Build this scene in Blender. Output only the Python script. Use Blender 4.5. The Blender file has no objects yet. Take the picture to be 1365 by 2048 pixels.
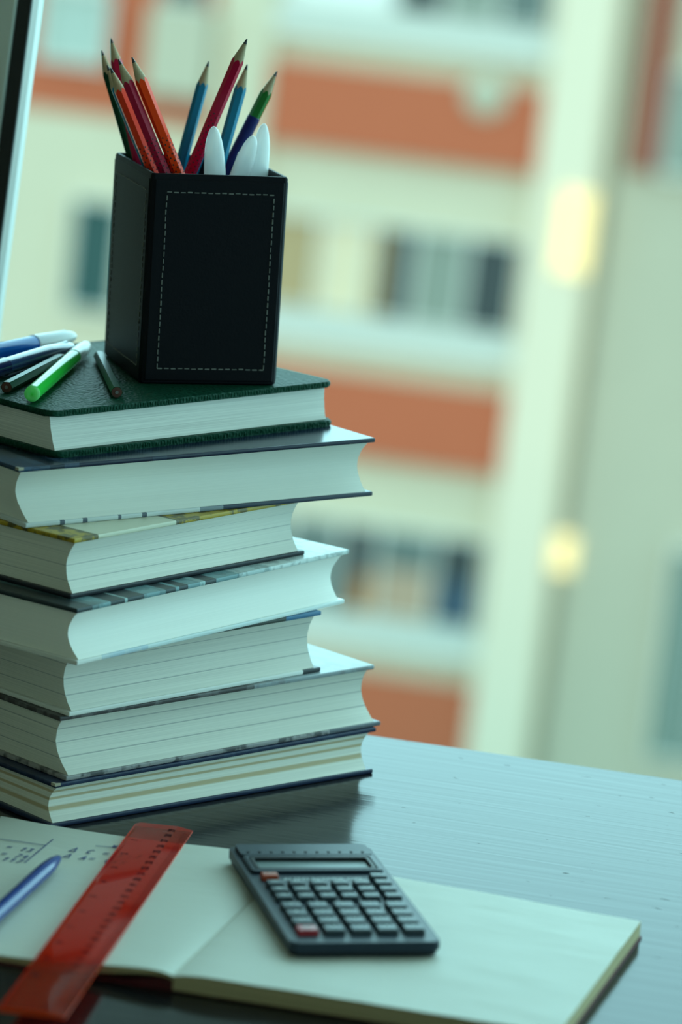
import bpy, bmesh, math, random
from mathutils import Vector, Matrix, Euler
from mathutils import noise as mnoise
random.seed(4)
S = bpy.context.scene
C = S.collection
R = math.radians
PI = math.pi

# ------------------------------------------------------------------ camera
PITCH, ROLL, CAM_H, FPX = R(11.83), R(3.88), 0.62, 7700.0
cam_d = bpy.data.cameras.new('camera'); cam = bpy.data.objects.new('camera', cam_d); C.objects.link(cam)
cam_d.sensor_fit = 'VERTICAL'; cam_d.sensor_height = 36.0; cam_d.sensor_width = 24.0
cam_d.lens = FPX * 36.0 / 2048.0
cam_d.clip_start = 0.05; cam_d.clip_end = 500
cam.matrix_world = (Matrix.Translation((0, 0, CAM_H)) @ Matrix.Rotation(PI/2 - PITCH, 4, 'X') @ Matrix.Rotation(ROLL, 4, 'Z'))
cam_d.dof.use_dof = True
cam_d.dof.focus_distance = 2.19
cam_d.dof.aperture_fstop = cam_d.lens / 24.0
S.camera = cam

# ------------------------------------------------------------------ sky, sun, exposure
S.view_settings.view_transform = 'Standard'
S.view_settings.look = 'None'
S.view_settings.exposure = 0.0
S.view_settings.gamma = 1.0
S.view_settings.use_curve_mapping = False
W = bpy.data.worlds.new('sky'); S.world = W; W.use_nodes = True
nt = W.node_tree; nt.nodes.clear()
wo = nt.nodes.new('ShaderNodeOutputWorld'); bg = nt.nodes.new('ShaderNodeBackground')
tc = nt.nodes.new('ShaderNodeTexCoord'); sp = nt.nodes.new('ShaderNodeSeparateXYZ'); cr = nt.nodes.new('ShaderNodeValToRGB')
nt.links.new(tc.outputs['Generated'], sp.inputs[0]); nt.links.new(sp.outputs['Z'], cr.inputs[0])
nt.links.new(cr.outputs[0], bg.inputs[0]); nt.links.new(bg.outputs[0], wo.inputs[0])
cr.color_ramp.elements[0].position = 0.0; cr.color_ramp.elements[0].color = (0.48, 0.97, 1.03, 1)
cr.color_ramp.elements[1].position = 1.0; cr.color_ramp.elements[1].color = (0.46, 0.86, 0.92, 1)
# the sky is brighter on the far side of the yard, where the day is ending, than over the house
gy = nt.nodes.new('ShaderNodeMath'); gy.operation = 'MULTIPLY_ADD'; nt.links.new(sp.outputs['Y'], gy.inputs[0])
gy.inputs[1].default_value = 1.6; gy.inputs[2].default_value = 2.75; nt.links.new(gy.outputs[0], bg.inputs[1])
# added warm fill lamp from behind the camera: it only reaches the houses across the yard
fill_sun_d = bpy.data.lights.new('fill_sun', 'SUN'); fill_sun = bpy.data.objects.new('fill_sun', fill_sun_d); C.objects.link(fill_sun)
fill_sun_d.energy = 0.8; fill_sun_d.color = (1.0, 0.62, 0.42); fill_sun_d.angle = R(8)
fill_sun.rotation_euler = Vector((0.04, 1.0, -0.30)).to_track_quat('-Z', 'Y').to_euler()

# ------------------------------------------------------------------ helpers
def lin(r, g, b):
    f = lambda c: c/12.92 if c <= 0.04045 else ((c+0.055)/1.055)**2.4
    return (f(r/255), f(g/255), f(b/255), 1)

def mat(name, col, rough=0.5, metal=0.0, spec=0.5, emit=None, estr=1.0, trans=0.0, ior=1.5, coat=0.0, grain=0.0, gscale=200.0, bump=0.0):
    m = bpy.data.materials.new(name); m.use_nodes = True
    n = m.node_tree.nodes; l = m.node_tree.links; b = n['Principled BSDF']
    if len(col) == 3: col = (*col, 1)
    b.inputs['Base Color'].default_value = col
    b.inputs['Roughness'].default_value = rough; b.inputs['Metallic'].default_value = metal
    b.inputs['Specular IOR Level'].default_value = spec; b.inputs['IOR'].default_value = ior
    b.inputs['Transmission Weight'].default_value = trans; b.inputs['Coat Weight'].default_value = coat
    if emit: b.inputs['Emission Color'].default_value = (*emit[:3], 1); b.inputs['Emission Strength'].default_value = estr
    if grain or bump:
        t = n.new('ShaderNodeTexCoord'); no = n.new('ShaderNodeTexNoise'); no.inputs['Scale'].default_value = gscale
        no.inputs['Detail'].default_value = 4
        l.new(t.outputs['Object'], no.inputs['Vector'])
        if grain:
            mx = n.new('ShaderNodeMixRGB'); mx.blend_type = 'MULTIPLY'; mx.inputs[0].default_value = grain
            mx.inputs[1].default_value = col; l.new(no.outputs['Color'], mx.inputs[2])
            hs = n.new('ShaderNodeHueSaturation'); hs.inputs['Saturation'].default_value = 0
            l.new(no.outputs['Color'], hs.inputs['Color']); l.new(hs.outputs[0], mx.inputs[2])
            l.new(mx.outputs[0], b.inputs['Base Color'])
        if bump:
            bp = n.new('ShaderNodeBump'); bp.inputs['Strength'].default_value = bump; bp.inputs['Distance'].default_value = 0.001
            l.new(no.outputs[0], bp.inputs['Height']); l.new(bp.outputs[0], b.inputs['Normal'])
    return m

def obj(name, bm, m, parent=None, loc=None, rotz=None, smooth=False):
    me = bpy.data.meshes.new(name); bm.normal_update(); bm.to_mesh(me); bm.free()
    for mm in (m if isinstance(m, (list, tuple)) else [m]): me.materials.append(mm)
    if smooth:
        for p in me.polygons: p.use_smooth = True
    o = bpy.data.objects.new(name, me); C.objects.link(o)
    if parent: o.parent = parent
    if loc is not None: o.location = loc
    if rotz is not None: o.rotation_euler = (0, 0, rotz)
    return o

def sharp(o, deg=35):
    me = o.data
    for p in me.polygons: p.use_smooth = True
    me.set_sharp_from_angle(angle=R(deg))
    w = o.modifiers.new('weighted_normals', 'WEIGHTED_NORMAL'); w.weight = 100; w.keep_sharp = True
    return o

def tag(o, label=None, cat=None, group=None, kind=None):
    if label: o['label'] = label
    if cat: o['category'] = cat
    if group: o['group'] = group
    if kind: o['kind'] = kind
    return o

def empty(name, loc=(0, 0, 0), rotz=0.0, label=None, cat=None, group=None, kind=None, quat=None):
    o = bpy.data.objects.new(name, None); C.objects.link(o); o.location = loc
    o.empty_display_size = 0.02
    if quat is not None: o.rotation_mode = 'QUATERNION'; o.rotation_quaternion = quat
    else: o.rotation_euler = (0, 0, rotz)
    return tag(o, label, cat, group, kind)

def add_box(bm, x0, x1, y0, y1, z0, z1, bev=0.0, seg=2, mi=0):
    b2 = bmesh.new()
    vs = [b2.verts.new(p) for p in ((x0,y0,z0),(x1,y0,z0),(x1,y1,z0),(x0,y1,z0),(x0,y0,z1),(x1,y0,z1),(x1,y1,z1),(x0,y1,z1))]
    for f in ((0,3,2,1),(4,5,6,7),(0,1,5,4),(1,2,6,5),(2,3,7,6),(3,0,4,7)): b2.faces.new([vs[i] for i in f]).material_index = mi
    if bev: bmesh.ops.bevel(b2, geom=list(b2.edges), offset=bev, segments=seg, affect='EDGES', profile=0.5)
    merge(bm, b2)

def merge(bm, b2, M=None):
    mp = {}
    for v in b2.verts: mp[v] = bm.verts.new(M @ v.co if M else v.co)
    for f in b2.faces:
        try:
            g = bm.faces.new([mp[v] for v in f.verts]); g.material_index = f.material_index; g.smooth = f.smooth
        except ValueError: pass
    b2.free()

def box(*a, **k):
    bm = bmesh.new(); add_box(bm, *a, **k); return bm

def lathe(profile, seg=24, bm=None, sx=1.0):
    """revolve (radius, z) points about z; a radius of 0 closes the end"""
    bm = bm or bmesh.new(); rings = []
    for r, z in profile:
        if r <= 1e-7: rings.append([bm.verts.new((0, 0, z))])
        else: rings.append([bm.verts.new((r*math.cos(2*PI*i/seg)*sx, r*math.sin(2*PI*i/seg), z)) for i in range(seg)])
    for a, b in zip(rings, rings[1:]):
        for i in range(seg):
            j = (i+1) % seg
            q = [a[0] if len(a) == 1 else a[i], a[0] if len(a) == 1 else a[j], b[0] if len(b) == 1 else b[j], b[0] if len(b) == 1 else b[i]]
            u = []
            for v in q:
                if v not in u: u.append(v)
            if len(u) > 2: bm.faces.new(u)
    return bm

def prism(pts, z0, z1, bm=None):
    bm = bm or bmesh.new()
    a = [bm.verts.new((x, y, z0)) for x, y in pts]; b = [bm.verts.new((x, y, z1)) for x, y in pts]; n = len(pts)
    bm.faces.new(a[::-1]); bm.faces.new(b)
    for i in range(n): bm.faces.new((a[i], a[(i+1) % n], b[(i+1) % n], b[i]))
    return bm

def text_bm(items, size, off=0.0):
    """flat lettering: items = (string, x, y, rotation); returns bmesh in the xy plane"""
    bm = bmesh.new(); dg = None
    for s, x, y, rot in items:
        cu = bpy.data.curves.new('t', 'FONT'); cu.body = s; cu.size = size; cu.align_x = 'CENTER'; cu.align_y = 'CENTER'; cu.resolution_u = 2; cu.offset = off
        to = bpy.data.objects.new('t', cu); C.objects.link(to)
        me = bpy.data.meshes.new_from_object(to)
        b2 = bmesh.new(); b2.from_mesh(me)
        merge(bm, b2, Matrix.Translation((x, y, 0)) @ Matrix.Rotation(rot, 4, 'Z'))
        bpy.data.objects.remove(to); bpy.data.curves.remove(cu); bpy.data.meshes.remove(me)
    return bm

def axis_quat(d): return Vector(d).normalized().to_track_quat('Z', 'Y')

# ------------------------------------------------------------------ room shell (around and behind the camera)
M_wall = mat('wall_paint', (0.72, 0.60, 0.47), 0.9, grain=0.15, gscale=40)
M_floor = mat('floor_laminate', (0.16, 0.11, 0.075), 0.5, grain=0.5, gscale=12)
FZ, CZ = -0.74, 1.75
def structure(name, bm, m, **k): return tag(obj(name, bm, m, **k), kind='structure')
structure('floor', box(-1.6, 2.3, -1.6, 2.62, FZ-0.1, FZ), M_floor)
structure('ceiling', box(-1.6, 2.3, -1.6, 2.62, CZ, CZ+0.1), M_wall)
structure('wall_left', box(-1.7, -1.6, -1.6, 3.0, FZ, CZ), M_wall)
structure('wall_rear', box(-1.6, 2.3, -1.7, -1.6, FZ, CZ), M_wall)
WYAW = R(-16.4)
# window wall frame: origin on the wall line, local x along the wall, local y outward
WO = Vector((-0.30, 2.458, 0))
def wallbox(x0, x1, z0, z1, y0=0.0, y1=0.22):
    return box(x0, x1, y0, y1, z0, z1)
structure('wall_window_side', wallbox(-1.5, -0.01, FZ, CZ), M_wall, loc=WO, rotz=WYAW)
structure('wall_under_window', wallbox(-0.01, 2.2, FZ, -0.30), M_wall, loc=WO, rotz=WYAW)
structure('wall_above_window', wallbox(-0.01, 2.2, 1.45, CZ), M_wall, loc=WO, rotz=WYAW)
structure('wall_right', box(2.2, 2.3, -1.6, 1.85, FZ, -0.30), M_wall)
tag(obj('wall_right_pier', box(2.2, 2.3, -1.6, -0.5, -0.30, CZ), M_wall), kind='structure').name = 'wall_right_pier'
structure('trim_1', box(2.2, 2.3, -0.5, 1.85, 1.45, CZ), M_wall)

# window frame at the left edge of the view: grey stile, black gasket, white bead
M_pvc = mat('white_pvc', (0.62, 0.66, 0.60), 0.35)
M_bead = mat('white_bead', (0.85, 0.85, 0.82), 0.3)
M_gask = mat('black_rubber', (0.008, 0.009, 0.010), 0.6)
win = empty('window_1', (-0.2155, 2.42, 0.34), WYAW, kind='structure')
win.rotation_euler = Euler((0, R(4.9), WYAW), 'XYZ')
def bevelled(*a, bev=0.002): return box(*a, bev=bev, seg=2)
sharp(obj('window_stile', bevelled(-0.075, -0.0052, -0.03, -0.004, -1.0, 1.2), M_pvc, win))
sharp(obj('gasket', bevelled(-0.0052, 0.0042, -0.028, -0.018, -1.0, 1.2, bev=0.001), M_gask, win))
bm = prism([(0.0042, -0.026), (0.0068, -0.022), (0.0074, -0.016), (0.0042, -0.016)], -1.0, 1.2)
obj('glazing_bead', bm, M_bead, win)
sharp(obj('window_sill', box(-0.01, 2.2, -0.02, 0.24, -0.30, -0.28, bev=0.004), M_pvc, None, WO, WYAW))
tag(bpy.data.objects['window_sill'], kind='structure').name = 'trim_2'

# ------------------------------------------------------------------ ground and houses outside
M_ground = mat('yard_ground', (0.22, 0.23, 0.19), 0.95, grain=0.4, gscale=0.3)
structure('ground', box(-60, 60, 8, 120, -14.5, -14.3), M_ground)

M_pale = mat('pale_render', lin(215, 206, 179), 0.9, grain=0.12, gscale=3)
M_sill = mat('white_sill', lin(210, 212, 201), 0.7)
M_pil = mat('pale_pilaster', lin(236, 222, 196), 0.9, grain=0.08, gscale=4)
M_wing = mat('grey_render', lin(194, 188, 165), 0.9, grain=0.12, gscale=3)
M_orange = mat('orange_panel', lin(199, 104, 70), 0.85, grain=0.15, gscale=6)
M_rust = mat('rust_panel', lin(145, 66, 45), 0.85)
def pane(name, c, r=0.25): return mat(name, c, r)
M_p_dark = pane('pane_dark', lin(59, 66, 66)); M_p_grey = pane('pane_grey', lin(140, 149, 136)); M_p_mid = pane('pane_mid', lin(104, 118, 113))
M_p_cream = pane('pane_cream', lin(232, 214, 180)); M_p_tan = pane('pane_tan', lin(181, 154, 111)); M_p_white = pane('pane_white', lin(244, 245, 240))
M_p_teal = pane('pane_teal', lin(112, 134, 124)); M_p_blue = pane('pane_blue', lin(58, 80, 98)); M_p_amber = pane('pane_amber', lin(176, 118, 60)); M_p_pink = pane('pane_pink', lin(185, 156, 131))
M_p_mint = pane('pane_mint', lin(176, 192, 182)); M_p_navy = pane('pane_deep_teal', lin(40, 78, 74))
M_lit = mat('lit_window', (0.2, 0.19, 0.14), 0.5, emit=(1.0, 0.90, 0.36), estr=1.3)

bld = empty('apartment_building', (-0.1032, 35.0, -5.1907), label='blurred apartment block with orange panels and pale pilaster beyond the window', cat='building')
bld.rotation_euler = Euler((0, R(2.6), R(-7.0)), 'XYZ')
# local x along the facade, z up, -y towards the camera
def bb(name, x0, x1, z0, z1, d0, d1, m, parent=bld): return obj(name, box(x0, x1, -d1, -d0, z0, z1), m, parent)
bb('facade_wall', -7.5, 2.3, -9.0, 6.6, -4.0, -0.10, M_pale)
bb('side_wing', 2.2, 9.0, -9.0, 6.6, -4.0, -0.10, M_wing)
bb('roof_slab', -7.7, 9.2, 6.6, 6.9, -4.2, 0.1, M_wing)
bb('pilaster', 1.60, 2.14, -9.0, 6.6, -0.5, 0.10, M_pil)
bb('pilaster', -1.45, -0.93, -9.0, 6.6, -0.5, 0.02, M_pale)
H_ST = 2.80
def window(x0, x1, z0, z1, panes, cols=None):
    w = empty('window', (0, 0, 0)); w.parent = bld
    bm = bmesh.new(); f = 0.035; dep = 0.12
    add_box(bm, x0-f, x1+f, -0.02, dep, z0-f, z0); add_box(bm, x0-f, x1+f, -0.02, dep, z1, z1+f)
    xs = [p[0] for p in panes] + [x1+f]
    add_box(bm, x0-f, x0, -0.02, dep, z0, z1); add_box(bm, x1, x1+f, -0.02, dep, z0, z1)
    for p in panes[1:]: add_box(bm, p[0]-0.02, p[0]+0.02, -0.02, dep, z0, z1)
    fr = obj('window_frame', bm, M_sill, w)
    for i, p in enumerate(panes):
        a = p[0]+(0.02 if i else 0); b = (panes[i+1][0]-0.02) if i+1 < len(panes) else x1
        obj('pane', box(a, b, 0.05, 0.065, z0, z1), p[1], w)
        if len(p) > 2: obj('curtain', box(a+(b-a)*p[3], a+(b-a)*p[4], 0.03, 0.045, z0, z0+(z1-z0)*p[5]), p[2], w)
    return w
for k in range(-3, 3):
    z = H_ST*k
    if k == 0: panes = [(-0.85, M_p_tan), (-0.30, M_p_cream), (0.17, M_p_dark, M_p_tan, 0.0, 0.35, 1.0), (0.58, M_p_grey), (1.07, M_p_dark)]
    elif k == -1: panes = [(-0.85, M_p_grey), (-0.30, M_p_mid), (0.20, M_p_dark, M_p_amber, 0.45, 1.0, 0.42), (0.56, M_p_mid, M_p_pink, 0.0, 1.0, 0.55), (1.10, M_p_dark, M_p_blue, 0.1, 1.0, 0.5)]
    elif k == 1: panes = [(-0.85, M_p_white), (0.14, M_p_dark), (0.60, M_p_grey), (1.08, M_p_mid)]
    else: panes = [(-0.85, M_p_grey), (-0.30, M_p_dark), (0.17, M_p_grey), (0.58, M_p_cream), (1.07, M_p_dark)]
    window(-0.85, 1.52, 0.36+z, 1.18+z, panes)
    bb('sill', -0.93, 1.60, 0.04+z, 0.30+z, -0.35, 0.03, M_sill)
    bb('orange_panel', -0.92, 1.60, -0.97+z, -0.22+z, -0.35, 0.03, M_orange)
# round vent cover on the upper orange panel
bm = lathe([(0, 0), (0.20, 0), (0.20, 0.03), (0.14, 0.06), (0, 0.07)], 20)
o = obj('vent_cover', bm, M_wing, bld); o.location = (1.06, -0.03, 2.50); o.rotation_euler = (PI/2, 0, 0)
# left wing of the facade
bb('orange_panel', -3.9, -1.45, 1.85, 5.2, -0.35, -0.09, M_orange)
window(-3.08, -2.48, 2.33, 2.98, [(-3.08, M_p_mint)])
window(-2.95, -2.55, 3.05, 3.75, [(-2.95, M_p_dark)])
bb('balcony_box', -2.05, -1.47, 2.15, 2.95, -0.35, 0.25, M_wing)
window(-1.95, -1.62, 2.98, 3.7, [(-1.95, M_p_dark)])
for k in (-2, -1, 0): window(-2.60, -2.16, 0.07+H_ST*k, 1.06+H_ST*k, [(-2.60, M_p_navy)])
# right wing
bb('rust_panel', 2.42, 2.66, 1.98, 6.6, -0.2, 0.0, M_rust)
window(2.72, 3.3, 2.0, 2.9, [(2.72, M_p_grey)])
window(3.30, 3.9, -3.4, -1.45, [(3.30, M_p_teal), (3.6, M_p_teal)])
window(3.30, 3.9, -6.2, -4.25, [(3.30, M_p_teal), (3.6, M_p_teal)])
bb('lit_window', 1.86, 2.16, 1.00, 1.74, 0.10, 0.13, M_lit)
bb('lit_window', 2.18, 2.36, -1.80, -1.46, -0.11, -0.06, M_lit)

# ------------------------------------------------------------------ desk
M_desk = bpy.data.materials.new('black_brown_wood'); M_desk.use_nodes = True
n = M_desk.node_tree.nodes; l = M_desk.node_tree.links; b = n['Principled BSDF']
t = n.new('ShaderNodeTexCoord'); mp = n.new('ShaderNodeMapping'); mp.inputs['Scale'].default_value = (7, 190, 60)
l.new(t.outputs['Object'], mp.inputs[0])
no = n.new('ShaderNodeTexNoise'); no.inputs['Scale'].default_value = 1.0; no.inputs['Detail'].default_value = 5; no.inputs['Roughness'].default_value = 0.6
no.inputs['Distortion'].default_value = 0.4
l.new(mp.outputs[0], no.inputs['Vector'])
rp = n.new('ShaderNodeValToRGB'); rp.color_ramp.elements[0].position = 0.3; rp.color_ramp.elements[0].color = (0.004, 0.004, 0.005, 1)
rp.color_ramp.elements[1].position = 0.75; rp.color_ramp.elements[1].color = (0.016, 0.014, 0.014, 1)
l.new(no.outputs[0], rp.inputs[0]); l.new(rp.outputs[0], b.inputs['Base Color'])
# dark flecks in the varnish
mp2 = n.new('ShaderNodeMapping'); mp2.inputs['Scale'].default_value = (1.0, 2.6, 1); l.new(t.outputs['Object'], mp2.inputs[0])
n2 = n.new('ShaderNodeTexNoise'); n2.inputs['Scale'].default_value = 60; n2.inputs['Detail'].default_value = 3; l.new(mp2.outputs[0], n2.inputs['Vector'])
r2 = n.new('ShaderNodeMapRange'); r2.inputs[1].default_value = 0.68; r2.inputs[2].default_value = 0.76; l.new(n2.outputs[0], r2.inputs[0])
r3 = n.new('ShaderNodeMapRange'); r3.inputs[1].default_value = 0; r3.inputs[2].default_value = 1; r3.inputs[3].default_value = 0.14; r3.inputs[4].default_value = 0.6
l.new(r2.outputs[0], r3.inputs[0]); l.new(r3.outputs[0], b.inputs['Roughness'])
bp = n.new('ShaderNodeBump'); bp.inputs['Strength'].default_value = 0.25; bp.inputs['Distance'].default_value = 0.0004
mp3 = n.new('ShaderNodeMapping'); mp3.inputs['Scale'].default_value = (6, 150, 60); l.new(t.outputs['Object'], mp3.inputs[0])
nb = n.new('ShaderNodeTexNoise'); nb.inputs['Scale'].default_value = 1.0; nb.inputs['Detail'].default_value = 1.0; nb.inputs['Distortion'].default_value = 0.4; l.new(mp3.outputs[0], nb.inputs['Vector'])
l.new(nb.outputs[0], bp.inputs['Height']); l.new(bp.outputs[0], b.inputs['Normal'])
b.inputs['IOR'].default_value = 1.24
M_leg = mat('black_desk_leg', (0.015, 0.014, 0.014), 0.5)
desk = empty('desk', (0.0285, 2.2969, FZ), R(-16.4), 'black-brown wooden desk with fine grain under the books and notebook', 'desk')
sharp(obj('desktop', box(-0.95, 0.95, -0.80, 0.0, -0.036, 0.0, bev=0.0015), M_desk, desk, (0, 0, -FZ)))
for x in (-0.90, 0.84):
    for y in (-0.76, -0.10): obj('leg', box(x, x+0.06, y, y+0.06, 0, -FZ-0.036), M_leg, desk)

# ------------------------------------------------------------------ books
def page_mat(name, base, stripes, fine=0.5):
    """paper edge: fine sheet lines plus printed bands at fractions of the block height"""
    m = bpy.data.materials.new(name); m.use_nodes = True
    n = m.node_tree.nodes; l = m.node_tree.links; b = n['Principled BSDF']; b.inputs['Roughness'].default_value = 0.85; b.inputs['Specular IOR Level'].default_value = 0.2
    t = n.new('ShaderNodeTexCoord'); mp = n.new('ShaderNodeMapping'); mp.inputs['Scale'].default_value = (6, 6, 1600); l.new(t.outputs['Object'], mp.inputs[0])
    no = n.new('ShaderNodeTexNoise'); no.inputs['Scale'].default_value = 1; no.inputs['Detail'].default_value = 3; l.new(mp.outputs[0], no.inputs['Vector'])
    rp = n.new('ShaderNodeValToRGB'); rp.color_ramp.elements[0].position = 0.3; rp.color_ramp.elements[1].position = 0.62
    d = 1-0.28*fine
    rp.color_ramp.elements[0].color = (base[0]*d, base[1]*d, base[2]*d, 1); rp.color_ramp.elements[1].color = (*base, 1)
    l.new(no.outputs[0], rp.inputs[0]); last = rp.outputs[0]
    uv = n.new('ShaderNodeUVMap'); uv.uv_map = 'UVMap'; su = n.new('ShaderNodeSeparateXYZ'); l.new(uv.outputs[0], su.inputs[0])
    for fr, w, col in stripes:
        s1 = n.new('ShaderNodeMath'); s1.operation = 'SUBTRACT'; s1.inputs[1].default_value = fr; l.new(su.outputs['Y'], s1.inputs[0])
        s2 = n.new('ShaderNodeMath'); s2.operation = 'ABSOLUTE'; l.new(s1.outputs[0], s2.inputs[0])
        mr = n.new('ShaderNodeMapRange'); mr.inputs[1].default_value = w*0.6; mr.inputs[2].default_value = w*1.2; mr.inputs[3].default_value = 0.85; mr.inputs[4].default_value = 0
        l.new(s2.outputs[0], mr.inputs[0])
        mx = n.new('ShaderNodeMixRGB'); l.new(mr.outputs[0], mx.inputs[0]); l.new(last, mx.inputs[1]); mx.inputs[2].default_value = (*col, 1); last = mx.outputs[0]
    l.new(last, b.inputs['Base Color'])
    bp = n.new('ShaderNodeBump'); bp.inputs['Strength'].default_value = 0.5*fine; bp.inputs['Distance'].default_value = 0.0003
    l.new(no.outputs[0], bp.inputs['Height']); l.new(bp.outputs[0], b.inputs['Normal'])
    return m

def cover_mat(name, bands, rough=0.3, pattern=0.0, pscale=60.0, pcol=(0, 0, 0), axis='X', bump=0.0):
    """printed board cover: bands = [(position along the edge in metres, colour)...], plus blotchy print"""
    m = bpy.data.materials.new(name); m.use_nodes = True
    n = m.node_tree.nodes; l = m.node_tree.links; b = n['Principled BSDF']; b.inputs['Roughness'].default_value = rough; b.inputs['Specular IOR Level'].default_value = 0.28
    t = n.new('ShaderNodeTexCoord'); sx = n.new('ShaderNodeSeparateXYZ'); l.new(t.outputs['Object'], sx.inputs[0])
    mr = n.new('ShaderNodeMapRange'); mr.inputs[1].default_value = -0.01; mr.inputs[2].default_value = 0.27; l.new(sx.outputs[axis], mr.inputs[0])
    rp = n.new('ShaderNodeValToRGB'); rp.color_ramp.interpolation = 'CONSTANT'
    el = rp.color_ramp.elements
    while len(el) > 1: el.remove(el[-1])
    c4 = lambda c: (*c, 1) if len(c) == 3 else c      # the fourth value says how much of the blotchy print shows
    el[0].position = 0; el[0].color = c4(bands[0][1])
    for p, c in bands[1:]:
        e = el.new((p+0.01)/0.28); e.color = c4(c)
    l.new(mr.outputs[0], rp.inputs[0]); last = rp.outputs[0]
    if pattern:
        no = n.new('ShaderNodeTexNoise'); no.inputs['Scale'].default_value = pscale; no.inputs['Detail'].default_value = 3; l.new(t.outputs['Object'], no.inputs['Vector'])
        m2 = n.new('ShaderNodeMapRange'); m2.inputs[1].default_value = 0.5; m2.inputs[2].default_value = 0.58; m2.inputs[4].default_value = pattern; l.new(no.outputs[0], m2.inputs[0])
        mk = n.new('ShaderNodeMath'); mk.operation = 'MULTIPLY'; l.new(m2.outputs[0], mk.inputs[0]); l.new(rp.outputs['Alpha'], mk.inputs[1])
        mx = n.new('ShaderNodeMixRGB'); l.new(mk.outputs[0], mx.inputs[0]); l.new(last, mx.inputs[1]); mx.inputs[2].default_value = (*pcol, 1); last = mx.outputs[0]
    l.new(last, b.inputs['Base Color'])
    return m

def rotv(x, y, a): return (x*math.cos(a)-y*math.sin(a), x*math.sin(a)+y*math.cos(a))

DEP = 0.165
def book(label, zb, zt, top, bot, m_top, m_bot, m_page, m_spine, th=0.0027, e0=0.0015, rec=0.006, pad=0.0, name='book'):
    """top, bot = (x, y, yaw deg, width) of the near corner and fore-edge of each cover"""
    bx, by, byaw, bw = bot; tx, ty, tyaw, tw = top
    th_b = R(byaw)
    root = empty(name, (bx, by, zb), th_b, label, 'book', 'books in the stack')
    def rel(x, y): return rotv(x-bx, y-by, -th_b)
    bev = th*0.42 if pad else 0.0007
    def cover(nm, cx, cy, cyaw, w, z, m):
        if pad:
            r = 0.006; pts = []
            for (px, py, a0) in ((r, r, PI), (w-r, r, 1.5*PI)):
                for k in range(6): a = a0+k/5*PI/2; pts.append((px+r*math.cos(a), py+r*math.sin(a)))
            pts += [(w, DEP), (0, DEP)]
            bm = prism(pts, 0, th)
            bmesh.ops.bevel(bm, geom=[e for e in bm.edges if abs(e.verts[0].co.z-e.verts[1].co.z) < 1e-6], offset=bev, segments=3, affect='EDGES', profile=0.5)
        else:
            bm = box(0, w, 0, DEP, 0, th, bev=bev, seg=2)
        dx, dy = rel(cx, cy)
        return sharp(obj(nm, bm, m, root, (dx, dy, z-zb), R(cyaw)-th_b), 50)
    back = cover('back_cover', bx, by, byaw, bw, zb, m_bot)
    front = cover('front_cover', tx, ty, tyaw, tw, zt-th, m_top)
    # page block lofted from cover to cover, the fore-edge hollow
    N = 14; bm = bmesh.new(); uvl = bm.loops.layers.uv.new('UVMap'); rows = []
    z0, z1 = th, zt-zb-th
    nu = 6
    for k in range(N+1):
        s = k/N
        ox, oy = rel(bx+(tx-bx)*s, by+(ty-by)*s)
        yaw = R(byaw+(tyaw-byaw)*s)-th_b; w = bw+(tw-bw)*s
        e = e0+rec*math.sin(PI*s)**0.9 if rec > 0.002 else e0+rec*math.sin(PI*s)
        jit = random.uniform(-0.00012, 0.00012)
        a = 0.0028+random.uniform(-0.00012, 0.00012); hd = 0.0045
        pts = []
        for i in range(nu+1): pts.append((a+(w-a-hd)*i/nu, e+jit))
        pts += [(w-hd, DEP-0.004), (a, DEP-0.004)]
        row = []
        for (px, py) in pts:
            qx, qy = rotv(px, py, yaw); row.append(bm.verts.new((ox+qx, oy+qy, z0+(z1-z0)*s)))
        rows.append(row)
    n = len(rows[0])
    for k in range(N):
        for i in range(n):
            j = (i+1) % n
            f = bm.faces.new((rows[k][i], rows[k][j], rows[k+1][j], rows[k+1][i]))
            for lp in f.loops:
                lp[uvl].uv = (0, (lp.vert.co.z-z0)/(z1-z0))
    bm.faces.new(rows[0][::-1]); bm.faces.new(rows[-1])
    sharp(obj('page_block', bm, m_page, root), 40)
    # rounded spine along the hidden side
    a1 = rel(*[p+q for p, q in zip((bx, by), rotv(0, DEP, th_b))]); bm = bmesh.new()
    rr = []
    for k in range(9):
        s = k/8; ox, oy = rel(bx+(tx-bx)*s, by+(ty-by)*s); yaw = R(byaw+(tyaw-byaw)*s)-th_b; w = bw+(tw-bw)*s
        bul = 0.006*math.sin(PI*s); ring = []
        for px, py in ((0, DEP-0.003+bul*0.6), (w, DEP-0.003+bul*0.6), (w, DEP+0.001+bul), (0, DEP+0.001+bul)):
            qx, qy = rotv(px, py, yaw); ring.append(bm.verts.new((ox+qx, oy+qy, (zt-zb)*s)))
        rr.append(ring)
    for k in range(8):
        for i in range(4): bm.faces.new((rr[k][i], rr[k][(i+1) % 4], rr[k+1][(i+1) % 4], rr[k+1][i]))
    bm.faces.new(rr[0][::-1]); bm.faces.new(rr[-1])
    sharp(obj('spine', bm, m_spine, root), 40)
    return root, front, back

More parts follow.
